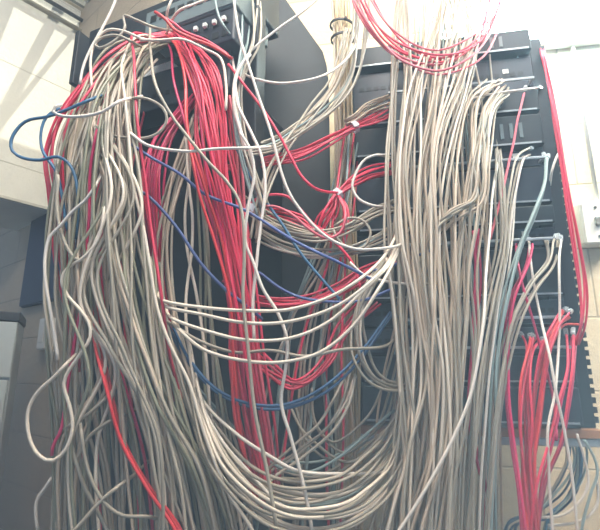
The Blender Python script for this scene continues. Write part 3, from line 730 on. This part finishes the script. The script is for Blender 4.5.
# cable ties
def tie(px, py, Y, w, m, label, rot=0, th=.012):
    p = at(px, py, Y)
    bm = bmesh.new()
    n = 20
    ring = []
    for i in range(n):
        a = 2*PI*i/n; c, s = math.cos(a), math.sin(a)
        ring.append([bm.verts.new((c*w*k, s*w*k*.8, z)) for k, z in ((1, -th/2), (1, th/2), (.88, th/2), (.88, -th/2))])
    for i in range(n):
        for k in range(4):
            bm.faces.new((ring[i][k], ring[(i+1) % n][k], ring[(i+1) % n][(k+1) % 4], ring[i][(k+1) % 4]))
    hd = bmesh.ops.create_cube(bm, size=1)
    for v in hd['verts']: v.co = Vector((v.co.x*.007+w*.2, v.co.y*.006-w*.85, v.co.z*th*1.1))
    bmesh.ops.recalc_face_normals(bm, faces=bm.faces[:])
    me = bpy.data.meshes.new('cable_tie'); bm.to_mesh(me); bm.free(); me.materials.append(MATS[m])
    o = bpy.data.objects.new('cable_tie', me); COL.objects.link(o)
    o.location = p; o.rotation_euler = (0, rot, 0)
    tag(o, label, 'cable tie')
tie(342, 26, 1.04, .034, 'tie_black', 'upper black cable tie on the tan trunk', .12, .006)
tie(343, 39, 1.04, .034, 'tie_black', 'second black cable tie on the tan trunk, under the first', -.08, .006)
tie(355, 127, .97, .015, 'tie_white', 'pale tie gathering the upper red bundle', 1.15)
tie(338, 194, .95, .014, 'tie_white', 'pale tie gathering the lower red bundle', .9)
tie(250, 208, .80, .008, 'tie_white', 'white tie where blue and grey cables cross by the main red bundle', .3)
# what is left of the tangle, deep behind the counted cables
if STUFF[0]:
    o = link_mesh('cable_tangle', STUFF[0], STUFF[1], STUFF[3], None, (0, 0, 0), True, STUFF[2])
    tag(o, 'dense tangle of grey and red cables filling the gaps behind the others', 'cables', None, 'stuff')
print('CABLES', COUNT[0])
# ------------------------------------------------------------------ light and haze
w = bpy.data.worlds.new('world'); S.world = w; w.use_nodes = True
nt = w.node_tree
bg = nt.nodes['Background']; bg.inputs['Color'].default_value = (.45, .66, 1, 1); bg.inputs['Strength'].default_value = .36
def sun(d, st, col, ang):
    l = bpy.data.lights.new('sun', 'SUN'); l.energy = st; l.color = col; l.angle = ang
    o = bpy.data.objects.new('sun', l); COL.objects.link(o)
    o.rotation_euler = Vector(d).to_track_quat('-Z', 'Y').to_euler()
def area(name, loc, tgt, sx, sy, en, col):
    l = bpy.data.lights.new(name, 'AREA'); l.shape = 'RECTANGLE'; l.size = sx; l.size_y = sy; l.energy = en; l.color = col
    o = bpy.data.objects.new(name, l); COL.objects.link(o); o.location = loc
    o.rotation_euler = (Vector(tgt)-Vector(loc)).to_track_quat('-Z', 'Y').to_euler()
sun((-.464, .380, -.8), 2.7, (1, .97, .88), .012)
area('unseen_lamp', (1.15, .45, 3.1), (.95, 1.25, 2.3), .5, .3, 12, (1, .99, .96))  # added lamp that bleaches the right wall; no opening there
area('unseen_lamp', (.0, .15, 3.2), (0, .9, 1.9), 1.4, .5, 36, (1, .972, .935))  # added lamp under the closed ceiling, for light falling off down the cables
mb = MB().box(-3.2, 3.0, -.8, 3.6, -.05, 3.42)  # added air volume that imitates the veil of lens glare
hz = mb.build('lens_haze', 'rack_black')
m = bpy.data.materials.new('lens_haze'); m.use_nodes = True
nt = m.node_tree; nt.nodes.remove(nt.nodes['Principled BSDF'])
v = nt.nodes.new('ShaderNodeVolumeScatter'); v.inputs['Density'].default_value = .13; v.inputs['Anisotropy'].default_value = .36
v.inputs['Color'].default_value = (.60, .80, 1, 1)
tc = nt.nodes.new('ShaderNodeTexCoord'); sx = nt.nodes.new('ShaderNodeSeparateXYZ'); mr = nt.nodes.new('ShaderNodeMapRange')
nt.links.new(tc.outputs['Object'], sx.inputs[0]); nt.links.new(sx.outputs['Z'], mr.inputs['Value'])
mr.inputs['From Min'].default_value = .95; mr.inputs['From Max'].default_value = 1.6      # the haze is denser low down, imitating the bluish lens veil
mr.inputs['To Min'].default_value = .75; mr.inputs['To Max'].default_value = .06
nt.links.new(mr.outputs[0], v.inputs['Density'])
nt.links.new(v.outputs[0], nt.nodes['Material Output'].inputs['Volume'])
hz.data.materials[0] = m
tag(hz, 'thin pale haze volume standing in for lens glare', 'lens_haze', None, 'stuff')
S.view_settings.view_transform = 'Standard'; S.view_settings.look = 'None'
S.view_settings.gamma = 1; S.view_settings.use_curve_mapping = False
S.view_settings.exposure = 0.75
